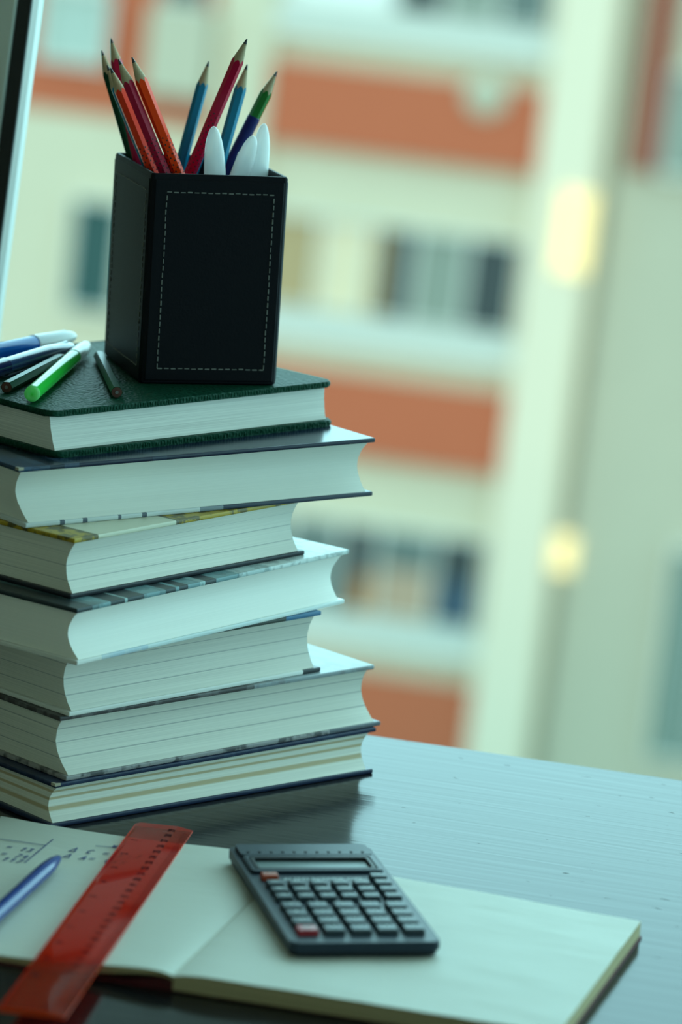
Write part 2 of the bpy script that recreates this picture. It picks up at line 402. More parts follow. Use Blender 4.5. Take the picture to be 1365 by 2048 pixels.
Z = [0, .0232, .0597, .0980, .1304, .1648, .1994, .2256]
PAPER = (0.80, 0.78, 0.70); TAN = (0.48, 0.36, 0.20); LINE = (0.42, 0.42, 0.40); WHT = (0.80, 0.80, 0.76)
NAVY = (0.012, 0.022, 0.060); BLACK = (0.008, 0.010, 0.016)
M_navy = cover_mat('navy_board', [(0, NAVY)], 0.3)
M_navyb = cover_mat('navy_board_worn', [(0, NAVY)], 0.35, 0.6, 90, (0.03, 0.05, 0.10))
M_black = cover_mat('black_board', [(0, BLACK)], 0.3)
M_mott = cover_mat('mottled_grey_board', [(0, (0.34, 0.32, 0.32)), (0.20, (0.14, 0.15, 0.17))], 0.35, 0.8, 70, (0.03, 0.028, 0.032))
M_mott2 = cover_mat('mottled_brown_painted_sheen', [(0, (0.07, 0.06, 0.06)), (0.145, (0.30, 0.34, 0.36))], 0.3, 0.6, 80, (0.20, 0.19, 0.19))  # mottled brown board; the pale bluish right end is a reflection painted in
M_whiteb = cover_mat('white_board_dark_end', [(0, WHT), (0.182, (0.03, 0.035, 0.04))], 0.3)
M_blueb = cover_mat('blue_board', [(0, (0.05, 0.06, 0.05)), (0.17, (0.05, 0.16, 0.30))], 0.3)
TEAL = (0.16, 0.28, 0.30); DT = (0.02, 0.03, 0.035)
M_stripe = cover_mat('striped_grey_board', [(0, DT), (0.012, (0.10, 0.17, 0.18)), (0.018, TEAL), (0.028, DT), (0.040, (0.3, 0.42, 0.42)), (0.042, DT), (0.056, TEAL), (0.075, DT), (0.083, TEAL), (0.087, DT), (0.095, TEAL), (0.105, (0.35, 0.5, 0.5)), (0.11, DT), (0.12, TEAL), (0.14, (0.45, 0.55, 0.55)), (0.17, (0.62, 0.68, 0.66))], 0.3, 0.35, 160, (0.03, 0.05, 0.05))
M_palec = cover_mat('pale_blue_board', [(0, (0.70, 0.70, 0.66)), (0.02, (0.45, 0.55, 0.62)), (0.06, (0.62, 0.70, 0.70)), (0.16, (0.70, 0.76, 0.74))], 0.3, 0.35, 70, (0.72, 0.72, 0.66))
YEL = (0.40, 0.27, 0.015)
M_yel = cover_mat('yellow_board', [(0, YEL), (0.016, (0.14, 0.11, 0.03)), (0.019, (0.62, 0.60, 0.46, 0.0)), (0.083, (0.10, 0.09, 0.05)), (0.086, YEL)], 0.3, 0.75, 130, (0.03, 0.03, 0.02))
GREY = (0.42, 0.45, 0.46); SIL = (0.62, 0.65, 0.64)
M_silv = cover_mat('silver_to_navy_board', [(0, SIL), (0.022, (0.10, 0.12, 0.15)), (0.026, SIL), (0.038, (0.10, 0.12, 0.15)), (0.041, SIL), (0.062, (0.12, 0.14, 0.17)), (0.064, SIL), (0.078, (0.10, 0.12, 0.15)), (0.081, SIL), (0.118, (0.22, 0.25, 0.28)), (0.135, (0.035, 0.045, 0.07))], 0.3)
M_navyp = cover_mat('navy_picture_board', [(0, (0.02, 0.05, 0.10)), (0.014, (0.04, 0.075, 0.12)), (0.02, (0.008, 0.016, 0.03)), (0.03, (0.03, 0.05, 0.09)), (0.04, (0.006, 0.01, 0.03)), (0.09, (0.018, 0.03, 0.06)), (0.10, (0.006, 0.01, 0.03))], 0.22, 0.5, 90, (0.01, 0.018, 0.035))
# grained green leather
M_green = bpy.data.materials.new('green_leather'); M_green.use_nodes = True
n = M_green.node_tree.nodes; l = M_green.node_tree.links; b = n['Principled BSDF']
b.inputs['Base Color'].default_value = (0.004, 0.046, 0.026, 1); b.inputs['Roughness'].default_value = 0.5; b.inputs['Specular IOR Level'].default_value = 0.08
t = n.new('ShaderNodeTexCoord'); vo = n.new('ShaderNodeTexVoronoi'); vo.inputs['Scale'].default_value = 520; vo.feature = 'SMOOTH_F1'
no = n.new('ShaderNodeTexNoise'); no.inputs['Scale'].default_value = 260; no.inputs['Detail'].default_value = 3
l.new(t.outputs['Object'], vo.inputs['Vector']); l.new(t.outputs['Object'], no.inputs['Vector'])
ad = n.new('ShaderNodeMath'); l.new(vo.outputs['Distance'], ad.inputs[0]); l.new(no.outputs[0], ad.inputs[1])
bp = n.new('ShaderNodeBump'); bp.inputs['Strength'].default_value = 0.9; bp.inputs['Distance'].default_value = 0.0009; bp.invert = True
l.new(ad.outputs[0], bp.inputs['Height']); l.new(bp.outputs[0], b.inputs['Normal'])

b0, f0, k0 = book('lowest book, navy cover, three tan stripes across its page edges', Z[0], Z[1], (-0.1482, 2.0612, 43.3, 0.2449), (-0.1492, 2.0513, 41.6, 0.2390), M_navyb, M_navy,
     page_mat('pages_tan_stripes', PAPER, [(0.83, 0.045, TAN), (0.60, 0.045, TAN), (0.32, 0.065, TAN)]), M_navy)
b1, f1, k1 = book('thick book with mottled grey cover lying on the tan striped book', Z[1], Z[2], (-0.1483, 2.0689, 43.77, 0.2418), (-0.1429, 2.0676, 43.51, 0.2418), M_mott2, M_mott,
     page_mat('pages_three_lines', PAPER, [(0.80, 0.012, LINE), (0.53, 0.010, LINE), (0.27, 0.010, LINE)]), M_mott, rec=0.008)
b2, f2, k2 = book('shorter white bottomed book, third from the desk, faint lines on pages', Z[2], Z[3], (-0.1450, 2.0600, 46.5, 0.2000), (-0.1433, 2.0702, 45.72, 0.1973), M_blueb, M_whiteb,
     page_mat('pages_faint_lines', PAPER, [(0.86, 0.009, LINE), (0.56, 0.009, LINE), (0.26, 0.009, LINE)]), M_whiteb, rec=0.006)
b3, f3, k3 = book('middle book with striped grey-teal front and pale back cover', Z[3], Z[4], (-0.1396, 2.0337, 53.43, 0.2455), (-0.1381, 2.0359, 53.19, 0.2403), M_stripe, M_palec,
     page_mat('pages_plain_bright', (0.90, 0.89, 0.83), [], 0.15), M_stripe, rec=0.0075)
b4, f4, k4 = book('short book with yellow front cover and black back board', Z[4], Z[5], (-0.1444, 2.0534, 51.6, 0.1982), (-0.1449, 2.0549, 50.7, 0.1978), M_yel, M_black,
     page_mat('pages_two_lines', PAPER, [(0.77, 0.006, (0.55, 0.54, 0.50)), (0.51, 0.008, LINE), (0.22, 0.008, LINE)]), M_black, rec=0.0058)
b5, f5, k5 = book('wide book with navy picture cover lying under the green leather book', Z[5], Z[6], (-0.1778, 2.0671, 39.27, 0.2522), (-0.1729, 2.0716, 38.84, 0.2452), M_navyp, M_silv,
     page_mat('pages_plain_grey', (0.78, 0.77, 0.70), [], 0.2), M_navy, rec=0.009)
b6, f6, k6 = book('topmost book bound in green grained leather with rounded corners', Z[6], Z[7], (-0.1645, 2.1012, 46.0, 0.2240), (-0.1605, 2.0990, 45.82, 0.2205), M_green, M_green,
     page_mat('pages_loose', (0.78, 0.77, 0.71), [], 0.9), M_green, th=0.0037, e0=0.004, rec=0.0008, pad=1)
# rubbed-through corners of two covers
M_worn = mat('bare_board', (0.52, 0.46, 0.34), 0.9, grain=0.5, gscale=900)
for cov, w in ((f5, 0.004), (f0, 0.0045)):
    bm = prism([(-0.0002, -0.0002), (w*0.8, -0.0002), (w*0.3, w*0.25), (w*0.25, w*0.7), (-0.0002, w*0.8)], 0.0012, 0.00285)
    root = cov.parent; o = obj('worn_corner', bm, M_worn, cov)
# tooled ridges along the green cover edges
for cov, w in ((f6, 0.2240), (k6, 0.2205)):
    bm = bmesh.new()
    x = 0.008
    while x < w-0.008:
        a = random.uniform(-0.0004, 0.0004)
        add_box(bm, x, x+0.0009, -0.0003, 0.0012, 0.0006+a*0.4, 0.0031+a*0.4, bev=0.0003, seg=1); x += random.uniform(0.0017, 0.0026)
    tag(obj('edge_tooling', bm, M_green, cov), kind='stuff')

# ------------------------------------------------------------------ pencil holder
M_leath = mat('black_leather', (0.0028, 0.0034, 0.0062), 0.5, spec=0.12, bump=0.12, gscale=900)
M_inner = mat('black_lining', (0.008, 0.009, 0.010), 0.9)
M_stitch = mat('grey_thread', (0.16, 0.16, 0.145), 0.8)
HW, HD, HH = 0.0822, 0.0945, 0.1233
HY = R(17.1)
hol = empty('pencil_holder', (-0.1219, 2.2072, Z[7]), HY, 'square black leather pencil holder with pale stitching on the green book', 'pencil holder')
def rrect(x0, x1, y0, y1, r, n=4):
    p = []
    for cx, cy, a0 in ((x0+r, y0+r, PI), (x1-r, y0+r, 1.5*PI), (x1-r, y1-r, 0), (x0+r, y1-r, PI/2)):
        for k in range(n+1): a = a0+PI/2*k/n; p.append((cx+r*math.cos(a), cy+r*math.sin(a)))
    return p
bm = bmesh.new()
loops = []
for (ins, z, r) in ((0.0012, 0, 0.002), (0, 0.0012, 0.0025), (0, HH-0.0012, 0.0025), (0.0008, HH, 0.002), (0.0022, HH, 0.0015), (0.003, HH-0.0012, 0.001), (0.003, 0.0035, 0.001)):
    loops.append([bm.verts.new((x, y, z)) for x, y in rrect(ins, HW-ins, ins, HD-ins, r)])
for a, b_ in zip(loops, loops[1:]):
    for i in range(len(a)): bm.faces.new((a[i], a[(i+1) % len(a)], b_[(i+1) % len(a)], b_[i]))
bm.faces.new(loops[0][::-1]); bm.faces.new(loops[-1])
sharp(obj('holder_body', bm, M_leath, hol), 50)
def panel(wd, ax):
    """padded leather face with a stitched rectangle; ax maps (u, w, out) to local xyz"""
    g = 0.0022; bm = bmesh.new()
    b2 = bmesh.new(); add_box(b2, g, wd-g, -0.0006, 0.0012, 0.002, HH-0.003, bev=0.0009, seg=2)
    for v in b2.verts: v.co = ax(v.co.x, v.co.z, -v.co.y)
    merge(bm, b2); bmesh.ops.recalc_face_normals(bm, faces=bm.faces)
    pn = sharp(obj('leather_panel', bm, M_leath, hol), 50)
    bm = bmesh.new(); u0, u1, w0, w1 = 0.0095, wd-0.0085, 0.0095, HH-0.0105
    def run(a, b2_, horiz):
        L = abs(b2_[0]-a[0])+abs(b2_[1]-a[1]); k = 0.0
        while k < L-0.001:
            f = k/L; f2 = min(1, (k+0.0029)/L); j = random.uniform(-0.00018, 0.00018); j2 = random.uniform(-0.00018, 0.00018)
            p = (a[0]+(b2_[0]-a[0])*f+(0 if horiz else j), a[1]+(b2_[1]-a[1])*f+(j if horiz else 0)); q = (a[0]+(b2_[0]-a[0])*f2+(0 if horiz else j2), a[1]+(b2_[1]-a[1])*f2+(j2 if horiz else 0))
            t_ = random.uniform(0.00026, 0.0004)
            b3 = bmesh.new()
            if horiz: add_box(b3, p[0], q[0], 0, 0.00045, p[1]-t_, p[1]+t_, bev=0.00015, seg=1)
            else: add_box(b3, p[0]-t_, p[0]+t_, 0, 0.00045, p[1], q[1], bev=0.00015, seg=1)
            for v in b3.verts: v.co = ax(v.co.x, v.co.z, v.co.y+0.0005)
            merge(bm, b3); k += 0.0041
    run((u0, w0), (u1, w0), True); run((u0, w1), (u1, w1), True); run((u0, w0), (u0, w1), False); run((u1, w0), (u1, w1), False)
    bmesh.ops.recalc_face_normals(bm, faces=bm.faces)
    tag(obj('stitching', bm, M_stitch, pn, ), kind='stuff')['label'] = 'pale grey stitches'
panel(HW, lambda u, w, o: Vector((u, -o, w)))
panel(HD, lambda u, w, o: Vector((-o, HD-u, w)))
panel(HW, lambda u, w, o: Vector((HW-u, HD+o, w)))
panel(HD, lambda u, w, o: Vector((HW+o, u, w)))

# ------------------------------------------------------------------ pencils
M_wood = mat('sharpened_cedar', (0.52, 0.40, 0.24), 0.75, grain=0.35, gscale=700)
M_lead = mat('graphite', (0.03, 0.03, 0.035), 0.4)
M_dot = mat('black_grip_dot', (0.01, 0.01, 0.012), 0.6)
def paint(name, c): return mat(name, c, 0.3, spec=0.22)
P_crim = paint('crimson_paint', (0.46, 0.006, 0.045)); P_org = paint('orange_paint', (1.0, 0.052, 0.002)); P_red = paint('red_orange_paint', (0.95, 0.05, 0.008))
P_grn = mat('dark_green_paint', (0.004, 0.050, 0.022), 0.3, spec=0.10); P_teal = paint('teal_blue_paint', (0.006, 0.19, 0.33)); P_lgrn = paint('green_paint', (0.01, 0.14, 0.02)); P_navy = paint('navy_paint', (0.006, 0.010, 0.10))
def pencil(label, tip, end, m, dots=False, band=None, rad=0.0036, rot=0.3, group='pencils in the holder'):
    tip, end = Vector(tip), Vector(end); d = tip-end; L = d.length
    root = empty('pencil', end, label=label, cat='pencil', group=group, quat=axis_quat(d))
    cone = 0.0155
    def hexr(z, r, bm): return [bm.verts.new((r*math.cos(2*PI*i/6+rot), r*math.sin(2*PI*i/6+rot), z)) for i in range(6)]
    # painted hexagonal body, its sharpened end cut in scallops
    bm = bmesh.new(); SEG = 24; lo = []; hi = []
    for i in range(SEG):
        a = 2*PI*i/SEG; ph = (a % (PI/3))-PI/6; r = rad*math.cos(PI/6)/math.cos(ph)
        zz = L-cone*(r-0.0004)/(rad-0.0004)
        lo.append(bm.verts.new((r*math.cos(a+rot), r*math.sin(a+rot), 0))); hi.append(bm.verts.new((r*math.cos(a+rot), r*math.sin(a+rot), zz)))
    for i in range(SEG): bm.faces.new((lo[i], lo[(i+1) % SEG], hi[(i+1) % SEG], hi[i]))
    bm.faces.new(lo[::-1])
    body = sharp(obj('painted_body', bm, m, root), 25)
    # bare wood cone and lead
    bm = bmesh.new(); c0 = []; c1 = []
    rl = 0.0011; zl = L-cone*(rl-0.0004)/(rad-0.0004)
    for i in range(SEG):
        a = 2*PI*i/SEG; ph = (a % (PI/3))-PI/6; r = rad*math.cos(PI/6)/math.cos(ph)
        zz = L-cone*(r-0.0004)/(rad-0.0004)
        c0.append(bm.verts.new((r*math.cos(a+rot), r*math.sin(a+rot), zz))); c1.append(bm.verts.new((rl*math.cos(a+rot), rl*math.sin(a+rot), zl)))
    for i in range(SEG): bm.faces.new((c0[i], c0[(i+1) % SEG], c1[(i+1) % SEG], c1[i]))
    obj('sharpened_wood', bm, M_wood, root, smooth=True)
    obj('lead', lathe([(rl, zl), (0.0004, L-0.0004), (0, L)], 12), M_lead, root, smooth=True)
    if dots:
        bm = bmesh.new()
        for f in range(6):
            a = 2*PI*(f+0.5)/6+rot; ap = rad*math.cos(PI/6)
            for k in range(17):
                for s, off in ((-1, 0), (1, 0.5)):
                    z = L-0.050-(k+off)*0.0042
                    if z < 0.004: continue
                    p = lathe([(0.00055, 0), (0.00045, 0.00012), (0, 0.00014)], 8)
                    merge(bm, p, Matrix.Rotation(a, 4, 'Z') @ Matrix.Translation((ap, s*0.0009, z)) @ Matrix.Rotation(PI/2, 4, 'Y'))
        tag(obj('grip_dots', bm, M_dot, root), kind='stuff')
    if band:
        z0, z1, mb = band
        bm = lathe([(0, z0), (rad+0.0003, z0), (rad+0.0003, z1), (rad-0.0002, z1+0.0006)], 24)
        sharp(obj('painted_sleeve', bm, mb, root), 40)
    return root
PC = {
 'a': ((-0.1611, 2.2989, 0.4091), (-0.0945, 2.2680, 0.2300)), 'b': ((-0.1553, 2.2903, 0.4174), (-0.0956, 2.2351, 0.2300)),
 'c': ((-0.1548, 2.2621, 0.4040), (-0.0706, 2.2473, 0.2300)), 'd': ((-0.1512, 2.2392, 0.4048), (-0.0679, 2.2377, 0.2300)),
 'e': ((-0.1460, 2.2265, 0.4113), (-0.0604, 2.2331, 0.2300)), 'f': ((-0.1382, 2.2252, 0.4131), (-0.0540, 2.2412, 0.2300)),
 'g': ((-0.0971, 2.3058, 0.4063), (-0.1334, 2.2919, 0.2300)), 'h': ((-0.0725, 2.2295, 0.4278), (-0.1405, 2.2897, 0.2362)),
 'i': ((-0.0729, 2.2726, 0.4091), (-0.1113, 2.2629, 0.2300)), 'j': ((-0.0557, 2.2973, 0.4039), (-0.1301, 2.2783, 0.2300)),
 'k': ((-0.0912, 2.2983, 0.3771), (-0.1370, 2.2862, 0.2300)), 'l': ((-0.0882, 2.2151, 0.3773), (-0.0794, 2.2814, 0.2300)),
 'm': ((-0.0655, 2.2396, 0.3707), (-0.1058, 2.2937, 0.2300)), 'q': ((-0.0604, 2.2580, 0.3764), (-0.0693, 2.2699, 0.2300))}
pencil('dark green pencil leaning furthest left in the holder', *PC['a'], P_grn)
pencil('crimson pencil with the highest tip of the left-leaning pencils', *PC['b'], P_crim)
pencil('teal blue pencil half hidden beside the thin red-orange one', *PC['c'], P_teal)
pencil('red-orange dotted pencil between teal blue and crimson ones', *PC['d'], P_red, True)
pencil('crimson dotted pencil leaning left beside the bright orange pencil', *PC['e'], P_crim, True, rot=0.1)
pencil('bright orange dotted pencil leaning left at the front of the holder', *PC['f'], P_org, True, rot=0.45)
pencil('teal blue pencil crossing behind the right-leaning crimson pencil', *PC['g'], P_teal)
pencil('crimson dotted pencil leaning right with the tallest tip', *PC['h'], P_crim, True, rot=0.2)
pencil('teal blue pencil standing just right of the tall crimson pencil', *PC['i'], P_teal)
Lj = (Vector(PC['j'][0])-Vector(PC['j'][1])).length
pencil('green pencil with a navy lower sleeve, rightmost in the holder', *PC['j'], P_lgrn, band=(0.02, Lj-0.031, P_navy))
pencil('short blue dotted pencil hidden behind the tall crimson one', *PC['k'], P_teal, True)

# ------------------------------------------------------------------ felt pens
def translucent(name, col, mixd=0.5, rough=0.2):
    """milky plastic: part of the light passes, part scatters"""
    m = bpy.data.materials.new(name); m.use_nodes = True; n = m.node_tree.nodes; l = m.node_tree.links; n.clear()
    out = n.new('ShaderNodeOutputMaterial'); df = n.new('ShaderNodeBsdfDiffuse'); tr = n.new('ShaderNodeBsdfTranslucent'); tp = n.new('ShaderNodeBsdfTransparent'); gl = n.new('ShaderNodeBsdfGlossy')
    for x in (df, tr): x.inputs['Color'].default_value = (*col, 1)
    tp.inputs['Color'].default_value = (min(1, col[0]*1.15), min(1, col[1]*1.15), min(1, col[2]*1.15), 1); gl.inputs['Roughness'].default_value = rough
    a = n.new('ShaderNodeMixShader'); a.inputs[0].default_value = 0.45; l.new(df.outputs[0], a.inputs[1]); l.new(tr.outputs[0], a.inputs[2])
    c = n.new('ShaderNodeMixShader'); c.inputs[0].default_value = mixd; l.new(tp.outputs[0], c.inputs[1]); l.new(a.outputs[0], c.inputs[2])
    fr = n.new('ShaderNodeFresnel'); fr.inputs[0].default_value = 1.5
    ge = n.new('ShaderNodeNewGeometry'); iv = n.new('ShaderNodeMath'); iv.operation = 'SUBTRACT'; iv.inputs[0].default_value = 1.0; l.new(ge.outputs['Backfacing'], iv.inputs[1])
    mu = n.new('ShaderNodeMath'); mu.operation = 'MULTIPLY'; l.new(fr.outputs[0], mu.inputs[0]); l.new(iv.outputs[0], mu.inputs[1])
    d = n.new('ShaderNodeMixShader'); l.new(mu.outputs[0], d.inputs[0]); l.new(c.outputs[0], d.inputs[1]); l.new(gl.outputs[0], d.inputs[2])
    l.new(d.outputs[0], out.inputs[0]); return m
M_cap = translucent('milky_white_plastic', (0.86, 0.88, 0.88), 0.72)
M_gplug = translucent('green_clear_plastic', (0.45, 0.95, 0.50), 0.6)
M_gpen = translucent('bright_green_plastic', (0.05, 0.85, 0.10), 0.97, 0.15)
M_bpen = translucent('bright_blue_plastic', (0.01, 0.30, 0.85), 0.97, 0.15)
M_npen = mat('navy_plastic', (0.010, 0.018, 0.075), 0.2, coat=0.4)
M_npen2 = mat('slate_blue_plastic', (0.03, 0.065, 0.17), 0.2, coat=0.4)
M_core = mat('pale_core', (0.7, 0.75, 0.6), 0.6)
def flat_cap(r, z0, L, flat=0.55):
    """cap that starts round and flattens to a blade with a rounded end"""
    bm = bmesh.new(); rows = []; N = 18; SEG = 20
    for k in range(N+1):
        s = 1-(1-k/N)**1.9; w = r*(1-max(0, (s-0.25)/0.75)**2.8)**0.5 if k < N else 0; h = r*(1-(1-flat)*min(1, s*1.3))*(1-max(0, (s-0.5)/0.5)**3)**0.5 if k < N else 0
        if k == N: rows.append([bm.verts.new((0, 0, z0+L))])
        else: rows.append([bm.verts.new((w*math.cos(2*PI*i/SEG), h*math.sin(2*PI*i/SEG), z0+L*s)) for i in range(SEG)])
    for a, b_ in zip(rows, rows[1:]):
        for i in range(SEG):
            j = (i+1) % SEG
            if len(b_) == 1: bm.faces.new((a[i], a[j], b_[0]))
            else: bm.faces.new((a[i], a[j], b_[j], b_[i]))
    bm.faces.new(rows[0][::-1]); return bm
def felt_pen(label, end, tip, m_body, m_cap, r=0.0046, capL=0.045, plug=None, group=None, rot=0.0, flat=0.55, cap_r=None, sleeve=None):
    end, tip = Vector(end), Vector(tip); d = tip-end; L = d.length; cap_r = cap_r or r*1.12
    q = axis_quat(d)
    from mathutils import Quaternion
    root = empty('felt_tip_pen', end, label=label, cat='pen', group=group, quat=q @ Quaternion((0, 0, 1), rot))
    sharp(obj('barrel', lathe([(0, 0.003), (r*0.9, 0.003), (r, 0.004), (r, L-capL), (r*0.6, L-capL), (0, L-capL)], 28), m_body, root), 40)
    sharp(obj('cap', flat_cap(cap_r, L-capL, capL, flat), m_cap, root), 60)
    bm = box(-r*0.18, r*0.18, 0.25*r, cap_r*0.85, L-capL*0.95, L-capL*0.25, bev=0.0004, seg=1)
    obj('clip_rib', bm, m_cap, root)
    if plug:
        obj('end_plug', lathe([(r*0.97, 0.0035), (r*0.97, 0.0018), (r*0.8, 0.0005), (r*0.35, 0), (r*0.33, 0.0006), (r*0.18, 0.0006), (r*0.17, 0.0022), (0, 0.0022)], 28), plug, root, smooth=True)
    if sleeve:
        sharp(obj('end_sleeve', lathe([(0, -0.0005), (r*1.08, -0.0005), (r*1.1, 0.001), (r*1.1, sleeve[0]), (r*0.95, sleeve[0]+0.0006)], 28), sleeve[1], root), 40)
    return root
cg = 'white capped felt pens in the holder'
felt_pen('white capped felt pen upright at the front middle of the holder', PC['l'][1], PC['l'][0], M_npen2, M_cap, r=0.0052, cap_r=0.0064, capL=0.055, group=cg, rot=0.2, flat=0.8)
felt_pen('white capped felt pen leaning right in front of another white cap', PC['m'][1], PC['m'][0], M_npen2, M_cap, r=0.0052, cap_r=0.0066, capL=0.055, group=cg, rot=0.5, flat=0.8)
felt_pen('rearmost white capped felt pen at the right corner of the holder', PC['q'][1], PC['q'][0], M_npen2, M_cap, r=0.0052, cap_r=0.0060, capL=0.055, group=cg, rot=-0.3, flat=0.8)

zt = Z[7]+0.0003
pg = 'pens lying on the green book'
felt_pen('bright green felt pen with clear round end and pale cap on green book', (-0.1775, 2.1205, zt+0.0050), (-0.1597, 2.3010, zt+0.0050), M_gpen, M_cap, r=0.0046, capL=0.050, plug=M_gplug, group=pg, cap_r=0.0049, flat=0.85)
felt_pen('bright blue felt pen with pale translucent cap behind the navy pen', (-0.2450, 2.1855, zt+0.0056), (-0.1695, 2.3262, zt+0.0056), M_bpen, M_cap, r=0.0052, capL=0.047, group=pg, flat=0.8)
felt_pen('navy pen with slate blue barrel between blue and green pens', (-0.2260, 2.1330, zt+0.0056), (-0.1680, 2.2890, zt+0.0056), M_npen2, M_npen2, r=0.0050, capL=0.035, group=pg, flat=0.7, cap_r=0.0050, sleeve=(0.072, M_npen))
def lying_pencil(label, end, tip):
    root = pencil(label, tip, end, P_grn, rot=0.0, group='pencils lying on the green book')
    obj('bare_end', lathe([(0, -0.0002), (0.0012, -0.0002), (0.0030, -0.0001), (0.0031, 0.0004)], 18), mat('dark_cedar', (0.10, 0.035, 0.025), 0.8), root)
    obj('lead_end', lathe([(0, -0.0005), (0.0010, -0.0005), (0.0011, 0.0002)], 12), mat('grey_graphite', (0.16, 0.16, 0.16), 0.5), root)
    return root
lying_pencil('dark green pencil lying between the navy and bright green pens', (-0.1941, 2.1474, zt+0.0032), (-0.1695, 2.2660, zt+0.0032))
lying_pencil('dark green pencil lying against the left side of the holder', (-0.1319, 2.1553, zt+0.0032), (-0.1530, 2.2860, zt+0.0032))

# ------------------------------------------------------------------ notebook
M_note = bpy.data.materials.new('notebook_paper'); M_note.use_nodes = True
n = M_note.node_tree.nodes; l = M_note.node_tree.links; b = n['Principled BSDF']
b.inputs['Base Color'].default_value = (0.60, 0.61, 0.54, 1); b.inputs['Roughness'].default_value = 0.62; b.inputs['Specular IOR Level'].default_value = 0.4
t = n.new('ShaderNodeTexCoord'); mp = n.new('ShaderNodeMapping'); mp.inputs['Scale'].default_value = (14, 34, 1); mp.inputs['Rotation'].default_value = (0, 0, R(12)); l.new(t.outputs['Object'], mp.inputs[0])
no = n.new('ShaderNodeTexNoise'); no.inputs['Scale'].default_value = 1; no.inputs['Detail'].default_value = 4; l.new(mp.outputs[0], no.inputs['Vector'])
bp = n.new('ShaderNodeBump'); bp.inputs['Strength'].default_value = 0.35; bp.inputs['Distance'].default_value = 0.004; l.new(no.outputs[0], bp.inputs['Height']); l.new(bp.outputs[0], b.inputs['Normal'])
M_nedge = page_mat('notebook_page_edges', (0.52, 0.42, 0.24), [], 0.9)
M_maroon = mat('maroon_cover', (0.09, 0.006, 0.010), 0.6)
M_ink = mat('blue_ink', (0.03, 0.05, 0.20), 0.7)
NYAW = R(-16.4)
NO = Vector((-0.0664, 1.7912, 0))
note = empty('notebook', NO, NYAW, 'open notebook with cream pages and maroon cover lying on the desk', 'notebook')
def wl(x, y): return rotv(x-NO.x, y-NO.y, -NYAW)
fr = wl(0.1709, 1.9268); nr = wl(0.1200, 1.7430); fl = wl(-0.0135, 1.9930); lf = wl(-0.1773, 2.0560); ln = wl(-0.1800, 1.8220)
TH = 0.0105
def ripple(x, y): return 0.00035*mnoise.noise(Vector((x*22+y*6, y*40, 3.3)))+0.00025*mnoise.noise(Vector((x*60, y*18, 1.7)))
def sheet(quad, zf, zb, nx, ny, m_top, m_edge, name):
    """page block over a quad (near0, near1, far1, far0) with top height zf(s, t) and underside zb(s, t)"""
    bm = bmesh.new(); uvl = bm.loops.layers.uv.new('UVMap'); T_ = []; B_ = []
    for j in range(ny+1):
        tr_, br_ = [], []
        for i in range(nx+1):
            s, t_ = i/nx, j/ny
            a = [quad[0][k]+(quad[1][k]-quad[0][k])*s for k in (0, 1)]; c = [quad[3][k]+(quad[2][k]-quad[3][k])*s for k in (0, 1)]
            x, y = a[0]+(c[0]-a[0])*t_, a[1]+(c[1]-a[1])*t_
            tr_.append(bm.verts.new((x, y, zf(s, t_, x, y)))); br_.append(bm.verts.new((x, y, zb(s, t_))))
        T_.append(tr_); B_.append(br_)
    for j in range(ny):
        for i in range(nx):
            bm.faces.new((T_[j][i], T_[j][i+1], T_[j+1][i+1], T_[j+1][i])); bm.faces.new((B_[j][i], B_[j+1][i], B_[j+1][i+1], B_[j][i+1]))
    for i in range(nx):
        for f in (bm.faces.new((B_[0][i], B_[0][i+1], T_[0][i+1], T_[0][i])), bm.faces.new((T_[ny][i], T_[ny][i+1], B_[ny][i+1], B_[ny][i]))): f.material_index = 1
    for j in range(ny):
        for f in (bm.faces.new((T_[j][0], T_[j+1][0], B_[j+1][0], B_[j][0])), bm.faces.new((B_[j][nx], B_[j+1][nx], T_[j+1][nx], T_[j][nx]))): f.material_index = 1
    return sharp(obj(name, bm, [m_top, m_edge], note), 40)
def z_right(s, t_, x, y): return TH-0.0012*s-0.0022*math.exp(-s*26)+ripple(x, y)*min(1, s*6)
sheet(((0.0, 0.0), nr, fr, fl), z_right, lambda s, t_: 0.0012, 40, 40, M_note, M_nedge, 'right_page_block')
def zl(d): return 0.0040+0.0066*math.exp(-(d/0.052)**2)-0.0022*math.exp(-d/0.006)
def zlb(d): return 0.0013+0.0062*math.exp(-(max(0, d-0.004)/0.034)**2)
LW = 0.1175
Ls = wl(-0.066-0.1135, 1.7912+0.034)
sheet(((-0.0003, 0.0), (-LW, 0.0005), (lf[0], lf[1]), (fl[0]-0.0003, fl[1])), lambda s, t_, x, y: zl(s*LW)+ripple(x, y)*0.6*min(1, s*5), lambda s, t_: min(zlb(s*LW), zl(s*LW)-0.002), 40, 40, M_note, M_nedge, 'left_page_block')
bm = prism([(-LW-0.003, -0.002), (0.0, 0.0015), (nr[0]+0.001, nr[1]+0.0015), (fr[0]+0.001, fr[1]+0.001), (fl[0], fl[1]+0.001), (lf[0]-0.003, lf[1]+0.001)][::1], 0.0, 0.0011)
obj('cover', bm, M_maroon, note)
